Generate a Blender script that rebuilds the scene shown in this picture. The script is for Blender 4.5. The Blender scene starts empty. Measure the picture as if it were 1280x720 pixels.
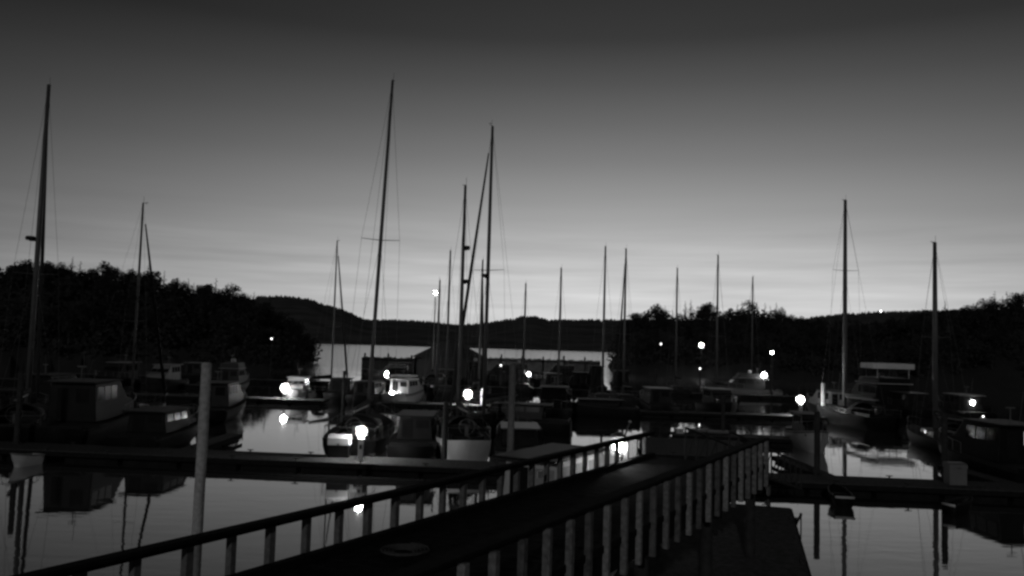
import bpy, math, random
from mathutils import Vector, Matrix

# ------------------------------------------------------------------ camera, sky, moon, exposure
sc = bpy.context.scene
CAM_H = 6.5
FPX = 1040.0                                   # focal length in photograph pixels (1280 wide)
PITCH, ROLL = math.radians(3.8), math.radians(1.7)
r0 = Vector((1, 0, 0)); u0 = Vector((0, -math.sin(PITCH), math.cos(PITCH)))
FWD = Vector((0, math.cos(PITCH), math.sin(PITCH)))
RGT = r0 * math.cos(ROLL) + u0 * math.sin(ROLL)
UPV = u0 * math.cos(ROLL) - r0 * math.sin(ROLL)
cam_data = bpy.data.cameras.new('camera')
cam_data.sensor_width = 36.0
cam_data.lens = 36.0 * FPX / 1280.0
cam_data.clip_start = 0.1
cam_data.clip_end = 20000
cam = bpy.data.objects.new('camera', cam_data)
sc.collection.objects.link(cam)
m3 = Matrix((RGT, UPV, -FWD)).transposed()
cam.matrix_world = Matrix.Translation((0, 0, CAM_H)) @ m3.to_4x4()
sc.camera = cam
try:
    sc.cycles.pixel_filter_type = 'BLACKMAN_HARRIS'
    sc.cycles.filter_width = 2.7               # a soft lens
    sc.cycles.use_denoising = True
    sc.cycles.max_bounces = 6
    sc.cycles.sample_clamp_indirect = 4.0
except Exception:
    pass
sc.view_settings.view_transform = 'Standard'
sc.view_settings.look = 'None'
sc.view_settings.exposure = 0.0
sc.view_settings.gamma = 1.0
sc.view_settings.use_curve_mapping = False

world = bpy.data.worlds.new('World')
sc.world = world
world.use_nodes = True
nt = world.node_tree
for n in list(nt.nodes): nt.nodes.remove(n)


def wn(t, **k):
    n = nt.nodes.new(t)
    for a, v in k.items(): setattr(n, a, v)
    return n


def wm(op, a, b=None, c=None):
    n = wn('ShaderNodeMath', operation=op)
    for i, v in enumerate((a, b, c)):
        if v is None: continue
        if isinstance(v, (int, float)): n.inputs[i].default_value = v
        else: nt.links.new(v, n.inputs[i])
    return n.outputs[0]


# twilight sky before dawn: glow low in the north-east, dark towards the zenith and behind
tc = wn('ShaderNodeTexCoord')
sep = wn('ShaderNodeSeparateXYZ'); nt.links.new(tc.outputs['Generated'], sep.inputs[0])
X, Y, Z = sep.outputs
elev = wm('MULTIPLY', wm('ARCSINE', Z), 180 / math.pi)
az = wm('MULTIPLY', wm('ARCTAN2', X, Y), 180 / math.pi)
ramp = wn('ShaderNodeValToRGB')
nt.links.new(wm('DIVIDE', elev, 90.0), ramp.inputs[0])
SKY = [(0.0, .64), (2.0, .655), (3.6, .63), (5.2, .56), (7.1, .445), (9.0, .345), (12.5, .205), (15, .138), (17.6, .085), (20.5, .041), (26, .02), (60, .012), (90, .010)]
els = ramp.color_ramp.elements
while len(els) > 1: els.remove(els[-1])
els[0].position = 0; els[0].color = (SKY[0][1],) * 3 + (1,)
for e, v in SKY[1:]:
    k = els.new(e / 90.0); k.color = (v, v, v, 1)
# fall-off with azimuth away from the glow
daz = wm('DIVIDE', wm('SUBTRACT', az, 9.0), 38.0)
fall = wm('ADD', wm('MULTIPLY', wm('EXPONENT', wm('MULTIPLY', wm('MULTIPLY', daz, daz), -1.0)), 0.94), 0.06)
# thin streaks of stratus near the horizon
comb = wn('ShaderNodeCombineXYZ')
nt.links.new(wm('MULTIPLY', az, 0.055), comb.inputs[0])
nt.links.new(wm('MULTIPLY', elev, 0.85), comb.inputs[1])
noi = wn('ShaderNodeTexNoise'); noi.inputs['Scale'].default_value = 1.0
noi.inputs['Detail'].default_value = 4.0; noi.inputs['Roughness'].default_value = 0.55
nt.links.new(comb.outputs[0], noi.inputs['Vector'])
low = wm('EXPONENT', wm('MULTIPLY', wm('MULTIPLY', wm('DIVIDE', wm('SUBTRACT', elev, 3.5), 4.2), wm('DIVIDE', wm('SUBTRACT', elev, 3.5), 4.2)), -1.0))
streak = wm('ADD', 1.0, wm('MULTIPLY', wm('MULTIPLY', wm('SUBTRACT', noi.outputs[0], 0.5), low), 0.85))
lum = wm('MULTIPLY', wm('MULTIPLY', ramp.outputs[0], fall), streak)
rgb = wn('ShaderNodeCombineColor')
for i in range(3): nt.links.new(lum, rgb.inputs[i])
bg = wn('ShaderNodeBackground'); bg.inputs['Strength'].default_value = 1.0
nt.links.new(rgb.outputs[0], bg.inputs[0])
wo = wn('ShaderNodeOutputWorld'); nt.links.new(bg.outputs[0], wo.inputs[0])

# the low full moon behind the camera (the only sun lamp)
moon = bpy.data.lights.new('moon', 'SUN'); moon.energy = 0.28; moon.angle = math.radians(0.6)
moon_o = bpy.data.objects.new('moon', moon); sc.collection.objects.link(moon_o)
mel, maz = math.radians(17), math.radians(12)
mdir = Vector((math.sin(maz) * math.cos(mel), math.cos(maz) * math.cos(mel), -math.sin(mel)))
moon_o.rotation_euler = mdir.to_track_quat('-Z', 'Y').to_euler()

# ------------------------------------------------------------------ helpers
C = sc.collection
rnd = random.Random(11)


def ray(px, py):
    return FWD * FPX + RGT * (px - 640) + UPV * (360 - py)


def onz(px, py, z):
    """point on the level z seen at photograph pixel px, py"""
    d = ray(px, py); t = (z - CAM_H) / d.z
    return Vector((0, 0, CAM_H)) + d * t


def at_r(px, py, r):
    d = ray(px, py); h = math.hypot(d.x, d.y)
    return Vector((0, 0, CAM_H)) + d * (r / h)


def at_y(px, py, y):
    d = ray(px, py)
    return Vector((0, 0, CAM_H)) + d * (y / d.y)


def hor(px):                                   # horizon row at column px
    return 435.6 + 0.0297 * (px - 640)


def grey(name, v, rough=0.6, var=0.25, scale=3.0, metal=0.0, spec=0.4, bump=0.0):
    m = bpy.data.materials.new(name); m.use_nodes = True
    t = m.node_tree; b = t.nodes['Principled BSDF']
    b.inputs['Roughness'].default_value = rough; b.inputs['Metallic'].default_value = metal
    b.inputs['Specular IOR Level'].default_value = spec
    co = t.nodes.new('ShaderNodeTexCoord')
    n = t.nodes.new('ShaderNodeTexNoise'); n.inputs['Scale'].default_value = scale; n.inputs['Detail'].default_value = 5
    t.links.new(co.outputs['Object'], n.inputs['Vector'])
    r = t.nodes.new('ShaderNodeValToRGB')
    lo, hi = v * (1 - var), v * (1 + var)
    r.color_ramp.elements[0].position = 0.3; r.color_ramp.elements[1].position = 0.7
    r.color_ramp.elements[0].color = (lo, lo, lo, 1); r.color_ramp.elements[1].color = (hi, hi, hi, 1)
    t.links.new(n.outputs[0], r.inputs[0]); t.links.new(r.outputs[0], b.inputs['Base Color'])
    if bump:
        bp = t.nodes.new('ShaderNodeBump'); bp.inputs['Strength'].default_value = bump
        t.links.new(n.outputs[0], bp.inputs['Height']); t.links.new(bp.outputs[0], b.inputs['Normal'])
    return m


def glow(name, s):
    m = bpy.data.materials.new(name); m.use_nodes = True
    t = m.node_tree; b = t.nodes['Principled BSDF']
    b.inputs['Base Color'].default_value = (.8, .8, .8, 1)
    b.inputs['Emission Color'].default_value = (1, 1, 1, 1); b.inputs['Emission Strength'].default_value = s
    return m


def bloom_mat():
    """thin milky shell standing in for the bloom round a lamp, mostly see-through"""
    m = bpy.data.materials.new('bloom_globe'); m.use_nodes = True
    t = m.node_tree
    for n in list(t.nodes): t.nodes.remove(n)
    o = t.nodes.new('ShaderNodeOutputMaterial'); mx = t.nodes.new('ShaderNodeMixShader'); mx.inputs[0].default_value = .045
    a = t.nodes.new('ShaderNodeBsdfTransparent'); c = t.nodes.new('ShaderNodeBsdfTranslucent'); c.inputs[0].default_value = (.8, .8, .8, 1)
    t.links.new(a.outputs[0], mx.inputs[1]); t.links.new(c.outputs[0], mx.inputs[2]); t.links.new(mx.outputs[0], o.inputs[0])
    return m


M = dict(
    white=grey('gelcoat_white', .52, .35, .08, 1.5), transom=grey('gelcoat_pale', .52, .4, .12, 1.5), pale=grey('gelcoat_grey', .17, .4, .12, 1.5),
    navy=grey('hull_dark', .009, .5, .3, 1.5, spec=.12), mid=grey('hull_mid', .022, .5, .25, 1.5, spec=.15),
    deck=grey('boat_deck', .04, .8, .2, 4, spec=.15), canvas=grey('canvas_dark', .02, .9, .3, 6, bump=.3),
    canvas_pale=grey('canvas_pale', .30, .9, .15, 5, bump=.2),
    glass=grey('dark_glass', .012, .12, .2, 2, spec=.22), alu=grey('mast_alloy', .09, .45, .15, 2, metal=.0),
    wire=grey('wire', .10, .5, .1, 2), rubber=grey('rubber', .03, .8, .2, 5),
    steel=grey('steel', .16, .3, .1, 3, metal=.6),
    plank=grey('weathered_planks', .017, .9, .5, 5, bump=.5, spec=.06), float=grey('float_side', .014, .9, .4, 2, bump=.2, spec=.08),
    dockdeck=grey('dock_planks', .085, .9, .4, 6, bump=.4, spec=.08),
    rail=grey('rail_timber', .015, .9, .35, 6, bump=.3, spec=.08), post=grey('painted_post', .23, .75, .4, 14, bump=.3), post_worn=grey('worn_post', .16, .8, .45, 11, bump=.3), post_bare=grey('bare_post', .10, .85, .5, 9, bump=.3),
    postdim=grey('grey_post', .15, .8, .3, 12, bump=.2),
    pile=grey('pale_pile', .42, .85, .28, 7, bump=.4), piledark=grey('dark_pile', .03, .9, .4, 5, bump=.4),
    soil=grey('hill_soil', .035, .95, .4, .05), shore=grey('shore_rock', .05, .95, .5, .2),
    far=grey('far_forest_hazed', .12, 1.0, .35, .02, spec=0), leaf=grey('foliage', .035, .9, .5, .4, spec=.1),  # far woods lightened in colour, standing in for distance haze
    leaf2=grey('needles', .026, .9, .5, .4, spec=.1), bark=grey('bark', .04, .95, .3, 3),
    plastic=grey('white_plastic', .55, .5, .1, 3), roof=grey('roof_sheet', .018, .9, .3, 2, spec=.1), board=grey('boarding', .014, .85, .35, 3, bump=.3),
    rope=grey('rope', .07, .9, .3, 20),
    lamp_hi=glow('lamp_bright', 260), lamp_mid=glow('lamp_medium', 60), lamp_lo=glow('lamp_dim', 4), lamp_far=glow('lamp_far', 9), bloom=bloom_mat(),
    lamp_pier=glow("lamp_pier", 60), window=glow('lit_window', .42), strip=glow('lit_strip', 6),
)


class MB:
    def __init__(s): s.v = []; s.f = []

    def add(s, vs, fs):
        o = len(s.v); s.v += [tuple(p) for p in vs]; s.f += [tuple(i + o for i in f) for f in fs]; return s

    def box(s, c, d, rz=0.0):
        cx, cy, cz = c; x, y, z = d[0] / 2, d[1] / 2, d[2] / 2
        ca, sa = math.cos(rz), math.sin(rz)
        vs = [(cx + ca * a * x - sa * b * y, cy + sa * a * x + ca * b * y, cz + e * z) for e in (-1, 1) for b in (-1, 1) for a in (-1, 1)]
        return s.add(vs, [(0, 2, 3, 1), (4, 5, 7, 6), (0, 1, 5, 4), (2, 6, 7, 3), (0, 4, 6, 2), (1, 3, 7, 5)])

    def rings(s, rs, cap=True):
        n = len(rs[0]); vs = [p for r in rs for p in r]; fs = []
        for k in range(len(rs) - 1):
            for i in range(n):
                j = (i + 1) % n
                fs.append((k * n + i, k * n + j, (k + 1) * n + j, (k + 1) * n + i))
        if cap:
            fs.append(tuple(reversed(range(n)))); fs.append(tuple((len(rs) - 1) * n + i for i in range(n)))
        return s.add(vs, fs)

    def path(s, pts, rad, n=8):
        pts = [Vector(p) for p in pts]
        if not isinstance(rad, (list, tuple)): rad = [rad] * len(pts)
        rs = []
        for i, p in enumerate(pts):
            d = (pts[min(i + 1, len(pts) - 1)] - pts[max(i - 1, 0)]).normalized()
            a = d.orthogonal().normalized() if abs(d.z) > .95 else d.cross(Vector((0, 0, 1))).normalized()
            if abs(d.z) > .95: a = Vector((1, 0, 0)) - d * d.x; a.normalize()
            b = d.cross(a)
            rs.append([p + (a * math.cos(2 * math.pi * k / n) + b * math.sin(2 * math.pi * k / n)) * rad[i] for k in range(n)])
        return s.rings(rs)

    def tube(s, a, b, r, r2=None, n=8): return s.path([a, b], [r, r if r2 is None else r2], n)

    def lathe(s, c, prof, n=12):
        c = Vector(c)
        return s.rings([[c + Vector((r * math.cos(2 * math.pi * k / n), r * math.sin(2 * math.pi * k / n), z)) for k in range(n)] for r, z in prof])

    def ball(s, c, r, n=12, sz=1.0):
        pr = [(r * math.sin(math.pi * i / 8) + 1e-4, -r * sz * math.cos(math.pi * i / 8)) for i in range(9)]
        return s.lathe(c, pr, n)

    def prism(s, prof, w0, w1=None, top_in=0.0):
        """profile in (y, z), extruded over the beam; points above the mid height move in by top_in"""
        zs = [p[1] for p in prof]; zl, zh = min(zs), max(zs)
        def hw(p): return w0 / 2 - top_in * (p[1] - zl) / max(zh - zl, 1e-6)
        n = len(prof)
        vs = [(-hw(p), p[0], p[1]) for p in prof] + [(hw(p), p[0], p[1]) for p in prof]
        fs = [tuple(range(n)), tuple(reversed(range(n, 2 * n)))]
        for i in range(n):
            j = (i + 1) % n; fs.append((i, n + i, n + j, j))
        return s.add(vs, fs)

    def build(s, name, mat, parent=None, smooth=False, bevel=0.0):
        me = bpy.data.meshes.new(name); me.from_pydata(s.v, [], s.f); me.validate(); me.update()
        import bmesh
        bm = bmesh.new(); bm.from_mesh(me); bmesh.ops.recalc_face_normals(bm, faces=bm.faces); bm.to_mesh(me); bm.free()
        me.materials.append(mat)
        if smooth:
            for p in me.polygons: p.use_smooth = True
        o = bpy.data.objects.new(name, me); C.objects.link(o)
        if parent is not None: o.parent = parent
        if bevel:
            b = o.modifiers.new('bevel', 'BEVEL'); b.width = bevel; b.segments = 2; b.limit_method = 'ANGLE'
        return o


def globe(c, r, mat, parent, name='globe'):  # outer shell is sized to imitate the lamp's bloom, not real glass
    g_ = MB().ball(c, r, 16).build(name, M['bloom'], parent, True)
    MB().ball(c, r * .52, 12).build('bulb', M[mat], g_, True)
    return g_


def tag(o, label, cat, group=None):
    o['label'] = label; o['category'] = cat
    if group: o['group'] = group
    return o


def thing(name, label, cat, loc=(0, 0, 0), rz=0.0, group=None):
    o = bpy.data.objects.new(name, None); C.objects.link(o)
    o.empty_display_size = .2; o.location = loc; o.rotation_euler = (0, 0, rz)
    return tag(o, label, cat, group)


def copy_tree(o, parent=None):
    c = o.copy(); C.objects.link(c)
    if parent is not None: c.parent = parent
    for ch in [k for k in C.objects if k.parent == o]: copy_tree(ch, c)
    return c


def struct(o, kind='structure'):
    o['kind'] = kind; return o


# ------------------------------------------------------------------ setting: water, hills, headlands
wm_ = bpy.data.materials.new('water'); wm_.use_nodes = True
t = wm_.node_tree; b = t.nodes['Principled BSDF']
b.inputs['Base Color'].default_value = (.37, .37, .37, 1)
b.inputs['Metallic'].default_value = 0.9; b.inputs['Roughness'].default_value = 0.025
b.inputs['IOR'].default_value = 1.33
co = t.nodes.new('ShaderNodeTexCoord'); mp = t.nodes.new('ShaderNodeMapping'); mp.inputs['Scale'].default_value = (.55, 1.3, 1)
n1 = t.nodes.new('ShaderNodeTexNoise'); n1.inputs['Scale'].default_value = .9; n1.inputs['Detail'].default_value = 3
bp = t.nodes.new('ShaderNodeBump'); bp.inputs['Distance'].default_value = .05
# sheltered water in the basin, wind ripples out in the open bay, cat's-paws between
sx = t.nodes.new('ShaderNodeSeparateXYZ'); t.links.new(co.outputs['Object'], sx.inputs[0])
mr = t.nodes.new('ShaderNodeMapRange'); mr.inputs['From Min'].default_value = 128; mr.inputs['From Max'].default_value = 190
mr.inputs['To Min'].default_value = .07; mr.inputs['To Max'].default_value = 1.0; t.links.new(sx.outputs[1], mr.inputs['Value'])
n2 = t.nodes.new('ShaderNodeTexNoise'); n2.inputs['Scale'].default_value = .11; n2.inputs['Detail'].default_value = 2; t.links.new(mp.outputs[0] if False else co.outputs['Object'], n2.inputs['Vector'])
mr2 = t.nodes.new('ShaderNodeMapRange'); mr2.inputs['From Min'].default_value = .42; mr2.inputs['From Max'].default_value = .7; mr2.inputs['To Min'].default_value = .6; mr2.inputs['To Max'].default_value = 2.2
t.links.new(n2.outputs[0], mr2.inputs['Value'])
mu = t.nodes.new('ShaderNodeMath'); mu.operation = 'MULTIPLY'; t.links.new(mr.outputs[0], mu.inputs[0]); t.links.new(mr2.outputs[0], mu.inputs[1])
t.links.new(mu.outputs[0], bp.inputs['Strength'])
rr_ = t.nodes.new('ShaderNodeMapRange'); rr_.inputs['From Min'].default_value = 128; rr_.inputs['From Max'].default_value = 190
rr_.inputs['To Min'].default_value = .03; rr_.inputs['To Max'].default_value = .2; t.links.new(sx.outputs[1], rr_.inputs['Value']); t.links.new(rr_.outputs[0], b.inputs['Roughness'])
t.links.new(co.outputs['Object'], mp.inputs[0]); t.links.new(mp.outputs[0], n1.inputs['Vector'])
t.links.new(n1.outputs[0], bp.inputs['Height']); t.links.new(bp.outputs[0], b.inputs['Normal'])
w = MB().add([(-9000, -300, 0), (9000, -300, 0), (9000, 12000, 0), (-9000, 12000, 0)], [(0, 1, 2, 3)]).build('water', wm_)
struct(w)
bed = MB().add([(-9000, -300, -4), (9000, -300, -4), (9000, 12000, -4), (-9000, 12000, -4)], [(0, 1, 2, 3)]).build('seabed', M['soil'])
struct(bed)


def interp(pts, x):
    if x <= pts[0][0]: return pts[0][1]
    for (a, ya), (c, yc) in zip(pts, pts[1:]):
        if x <= c:
            f = (x - a) / (c - a); f = f * f * (3 - 2 * f) * .5 + f * .5
            return ya + (yc - ya) * f
    return pts[-1][1]


def land(name, prof, x0, x1, step, shore, ridge, back, mat, jit, drop=0.0, rows=9):
    """terrain sheet: rises from a shore to a ridge whose skyline follows prof, then falls away behind"""
    rg = random.Random(len(prof) * 7)
    cols = []
    x = x0
    while x <= x1 + .1:
        h = at_r(x, interp(prof, x), ridge).z - drop
        az_ = math.atan2(ray(x, hor(x)).x, ray(x, hor(x)).y)
        cols.append((az_, max(h, -1.0))); x += step
    vs = []; fs = []
    for az_, h in cols:
        for k in range(rows):
            f = k / (rows - 1); r = shore + (ridge - shore) * f
            z = -1.2 + (h + 1.2) * math.sin(f * math.pi / 2) ** 1.1 + (rg.uniform(-jit, jit) if 0 < k else 0)
            if k == 0: r += rg.uniform(-6, 6)
            vs.append((math.sin(az_) * r, math.cos(az_) * r, z))
        for f in (.4, 1.0):
            r = ridge + (back - ridge) * f
            vs.append((math.sin(az_) * r, math.cos(az_) * r, h * (1 - f) - 1.5 * f))
    n = rows + 2
    for i in range(len(cols) - 1):
        for k in range(n - 1): fs.append((i * n + k, i * n + n + k, i * n + n + k + 1, i * n + k + 1))
    return struct(MB().add(vs, fs).build(name, mat, smooth=True))


FAR = [(-300, 392), (0, 390), (250, 380), (330, 374.5), (350, 374), (380, 377), (420, 388), (460, 403), (490, 403), (520, 404), (570, 409), (600, 407.5),
       (640, 402), (655, 398.5), (668, 399), (685, 403), (780, 403), (850, 404), (1000, 403), (1020, 400), (1060, 396), (1100, 394), (1200, 392), (1300, 391), (1600, 388)]
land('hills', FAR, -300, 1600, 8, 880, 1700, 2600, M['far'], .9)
# forest fuzz on the far ridge belongs to the terrain sheet: one mass nobody could count
fz = MB(); rg = random.Random(5)
for i in range(2600):
    px = rg.uniform(320, 1320); f = rg.uniform(.86, 1.0); p = at_r(px, interp(FAR, px), 1700)
    d = Vector((p.x, p.y, 0)).normalized(); r = 880 + 820 * f
    base = Vector((d.x * r, d.y * r, -1.2 + (p.z + 1.2) * math.sin(f * math.pi / 2) ** 1.1 - 1.5))
    h = rg.uniform(3.5, 7.5); w_ = rg.uniform(1.8, 3.6)
    fz.lathe(base, [(w_, 0), (w_ * .8, h * .5), (.2, h)], 5)
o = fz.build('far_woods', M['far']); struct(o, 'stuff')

LEFT = [(-200, 326), (0, 330), (26, 331), (60, 330), (100, 336), (180, 344), (205, 350), (240, 358), (290, 364), (320, 376), (345, 389), (370, 406), (390, 424), (404, 438), (414, 446), (440, 449)]
RIGHT = [(758, 452), (765, 430), (780, 407), (800, 394), (830, 387), (852, 393), (882, 383), (905, 388), (940, 381), (960, 386), (985, 394), (1010, 401), (1060, 404), (1120, 404), (1160, 392), (1185, 386), (1200, 391), (1225, 381), (1250, 376), (1290, 371), (1500, 365)]
land('left_headland', LEFT, -200, 440, 8, 150, 240, 420, M['soil'], .35, drop=5.2)
land('right_headland', RIGHT, 758, 1480, 8, 190, 280, 460, M['soil'], .35, drop=5.2)


# ------------------------------------------------------------------ trees
def crown_conifer(rg, h, rad):
    m = MB(); lv = 15
    for i in range(lv):
        f = i / (lv - 1); z = h * (.05 + .94 * f); R = rad * (1 - f) ** .8 * rg.uniform(.75, 1.2) + .12
        nb = max(4, int(9 * (1 - f)) + 3)
        for k in range(nb):
            a = rg.uniform(0, 6.283); L = R * rg.uniform(.55, 1.15)
            d = Vector((math.cos(a), math.sin(a), -.22)); s = Vector((-math.sin(a), math.cos(a), 0))
            for q in range(4):
                c = Vector((0, 0, z)) + d * L * (.3 + .23 * q) + Vector((0, 0, rg.uniform(-.15, .2)))
                w_ = (.26 + .35 * L * .3) * (1.15 - .2 * q); ln = L * .22 + .12
                u = (d + Vector((0, 0, rg.uniform(-.3, .3)))).normalized() * ln; v = (s + Vector((0, 0, rg.uniform(-.6, .6)))).normalized() * w_
                m.add([c - u - v * .5, c + u * .9 - v * .3, c + u * 1.2 + v * .3, c - u * .4 + v * .6], [(0, 1, 2, 3)])
    return m


def crown_broad(rg, h, rad):
    m = MB()
    cl = []
    for i in range(22):
        a = rg.uniform(0, 6.283); rr = rad * math.sqrt(rg.random()) * .8
        cl.append((Vector((rr * math.cos(a), rr * math.sin(a), h * rg.uniform(.16, .9) - .12 * rr)), rad * rg.uniform(.26, .46)))
    cl.append((Vector((0, 0, h * .9)), rad * .35))
    for c, r in cl:
        for k in range(46):
            d = Vector((rg.gauss(0, 1), rg.gauss(0, 1), rg.gauss(0, .8))).normalized()
            p = c + d * r * rg.uniform(.55, 1.1)
            u = Vector((rg.gauss(0, 1), rg.gauss(0, 1), rg.gauss(0, 1))).normalized(); v = u.orthogonal().normalized()
            e = rg.uniform(.16, .34)
            m.add([p - u * e, p + v * e * .7, p + u * e, p - v * e * .6], [(0, 1, 2, 3)])
    return m


def make_tree(kind, h, rad, seed, name):
    rg = random.Random(seed)
    root = bpy.data.objects.new(name, None); C.objects.link(root)
    if kind == 'c':
        crown_conifer(rg, h, rad).build('crown', M['leaf2'], root)
        MB().path([(0, 0, -1.5), (.05, 0, h * .5), (0, .05, h * .9)], [.24, .16, .03], 7).build('trunk', M['bark'], root)
    else:
        crown_broad(rg, h, rad).build('crown', M['leaf'], root)
        tr = MB().path([(0, 0, -1.5), (.1, 0, h * .35), (0, .1, h * .75)], [.28, .2, .06], 7)
        for k in range(5):
            a = k * 1.3 + rg.random(); e = Vector((math.cos(a) * rad * .6, math.sin(a) * rad * .6, h * rg.uniform(.6, .8)))
            tr.path([(0.05, 0, h * (.3 + .06 * k)), e * .5 + Vector((0, 0, h * .26)), e], [.1, .07, .03], 5)
        tr.build('trunk', M['bark'], root)
    return root


protos = [make_tree('c', 10, 2.9, 1, 'conifer_tree'), make_tree('c', 8.5, 3.0, 2, 'conifer_tree'), make_tree('b', 9, 3.0, 3, 'broadleaf_tree'),
          make_tree('b', 8, 2.7, 4, 'broadleaf_tree'), make_tree('c', 11, 2.7, 5, 'conifer_tree'), make_tree('b', 8.5, 3.5, 6, 'broadleaf_tree')]
used = [False] * len(protos)


def plant(side, prof, px, f, shore, ridge, drop, rg, scale=1.0, kind=None):
    top = at_r(px, interp(prof, px), ridge); h = max(top.z - drop, -1)
    d = Vector((top.x, top.y, 0)).normalized(); r = shore + (ridge - shore) * f
    z = -1.2 + (h + 1.2) * math.sin(f * math.pi / 2) ** 1.1
    if z < .2: return
    i = kind if kind is not None else rg.choice((0, 1, 2, 2, 3, 3, 4, 5, 5))
    o = protos[i] if not used[i] else copy_tree(protos[i])
    used[i] = True
    o.location = (d.x * r, d.y * r, z); o.rotation_euler = (0, 0, rg.uniform(0, 6.28)); s = .74 * scale * rg.uniform(.72, 1.12); o.scale = (s, s, s * rg.uniform(.92, 1.08))
    con = i in (0, 1, 4)
    tag(o, ('dark conifer with pointed top' if con else 'dark bushy tree with rounded crown') + f' on the {side} headland behind the marina', 'tree',
        ('conifers' if con else 'bushy trees') + f' on the {side} headland')


rg = random.Random(21)
for k in range(48): plant('left', LEFT, 18 + k * 8.1 + rg.uniform(-3, 3), rg.uniform(.92, 1.0), 150, 240, 5.2, rg, 0.98)
for k in range(30): plant('left', LEFT, 20 + k * 12.5 + rg.uniform(-5, 5), rg.uniform(.45, .8), 150, 240, 5.2, rg, 1.0)
for k in range(22): plant('left', LEFT, 20 + k * 17 + rg.uniform(-5, 5), rg.uniform(.18, .4), 150, 240, 5.2, rg, 1.0)
for k in range(66): plant('right', RIGHT, 770 + k * 7.9 + rg.uniform(-3, 3), rg.uniform(.9, 1.0), 190, 280, 5.2, rg, 1.0)
for k in range(38): plant('right', RIGHT, 785 + k * 13.2 + rg.uniform(-5, 5), rg.uniform(.45, .8), 190, 280, 5.2, rg, 1.0)
for k in range(24): plant('right', RIGHT, 800 + k * 20 + rg.uniform(-5, 5), rg.uniform(.18, .4), 190, 280, 5.2, rg, 1.0)

def thicket(name, prof, x0, x1, shore, ridge, n, seed):
    rg = random.Random(seed); m = MB()
    for i in range(n):
        px = rg.uniform(x0, x1); f = rg.uniform(.82, 1.02) if i % 2 else rg.uniform(.12, .85)
        top = at_r(px, interp(prof, px), ridge); h = max(top.z - 5.2, -1)
        d = Vector((top.x, top.y, 0)).normalized(); r = shore + (ridge - shore) * f
        z = -1.2 + (h + 1.2) * math.sin(min(f, 1) * math.pi / 2) ** 1.1
        if z < .3: continue
        b_ = Vector((d.x * r, d.y * r, z)); hh = rg.uniform(1.6, 4.6); rr = rg.uniform(1.2, 2.6)
        for k in range(30):
            q = b_ + Vector((rg.gauss(0, rr * .5), rg.gauss(0, rr * .5), hh * rg.random() ** 1.2))
            u = Vector((rg.gauss(0, 1), rg.gauss(0, 1), rg.gauss(0, 1))).normalized(); v = u.orthogonal().normalized(); e = rg.uniform(.25, .55)
            m.add([q - u * e, q + v * e * .8, q + u * e, q - v * e * .7], [(0, 1, 2, 3)])
    return struct(m.build(name, M['leaf']), 'stuff')


thicket('undergrowth', LEFT, -10, 425, 150, 240, 620, 8)
thicket('undergrowth', RIGHT, 765, 1330, 190, 280, 820, 9)

# ------------------------------------------------------------------ wooden pier in the foreground
DIR = Vector((.4886, .8725, 0)).normalized(); PERP = Vector((DIR.y, -DIR.x, 0))
DZ, RZ, LZ = 2.98, 3.88, 3.79
PL = Vector((-.365, 18.17, 0)); PN = Vector((1.47, 13.45, 0))
W = (PN - PL).dot(PERP) - .36
ang = math.atan2(DIR.y, DIR.x) - math.pi / 2          # local +y along the pier, +x to its right


def s_of(p): return (Vector((p.x, p.y, 0)) - PL).dot(DIR)


S0, S1 = -15.5, 10.4
pier = thing('wooden_pier', 'dark timber pier with post railings running from lower left towards the right', 'pier', PL, ang)


def strip(name, mat, x0, x1, z0, z1, s0, s1, bevel=0.0):
    return MB().box(((x0 + x1) / 2, (s0 + s1) / 2, (z0 + z1) / 2), (x1 - x0, s1 - s0, z1 - z0)).build(name, mat, pier, bevel=bevel)


dk = MB(); s = S0
rg = random.Random(3)
while s < S1:
    dk.box((W / 2 + rg.uniform(-.01, .01), s + .07, DZ - .03 + rg.uniform(-.004, .004)), (W + .1, .135, .06)); s += .145
dk.build('deck', M['plank'], pier)
for x in (.02, W * .5, W - .02): strip('stringer', M['rail'], x - .08, x + .08, DZ - .42, DZ - .066, S0, S1)
for x in (0, W): strip('curb', M['rail'], x - .09, x + .09, DZ + .003, DZ + .13, S0, S1, .01)
for x in (0, W):
    z_, hw_ = (RZ, .14) if x else (LZ, .10)
    strip('handrail', M['rail'], x - hw_, x + hw_, z_ - .06, z_, S0, S1, .01)
    strip('rail_cap', M['rail'], x - .05, x + .05, z_ - .12, z_ - .062, S0, S1)
for x, q in ((0, onz(510, 606, RZ)), (W, onz(670, 668, RZ))):
    ph = s_of(q) % .77; s = S0 + ((ph - S0) % .77)
    while s < S1:
        jx = rg.uniform(-.006, .006)
        z_ = RZ if x else LZ; lo_ = DZ - .52; ox = -.115 if x == 0 else .115
        MB().box((x + ox + jx, s + rg.uniform(-.02, .02), (lo_ + z_ - .065) / 2 + (0 if not x else rg.uniform(-.03, 0))), (rg.uniform(.105, .125), rg.uniform(.105, .125), z_ - .065 - lo_ - .004), rg.uniform(-.06, .06)).build('post', M[rg.choice(('post', 'post_worn', 'post_bare'))] if x else M['postdim'], pier, bevel=.008)
        s += .77
s = S0 + 2.2
while s <= S1:
    for x in (.25, W - .25): MB().path([(x, s, -4), (x, s, DZ - .43)], [.17, .15], 10).build('pile', M['piledark'], pier, True)
    strip('cross_beam', M['rail'], -.1, W + .1, DZ - .66, DZ - .425, s - .12, s + .12)
    s += 4.6


def pierpt(x, s, z): return PL + PERP * x + DIR * s + Vector((0, 0, z))


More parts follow.
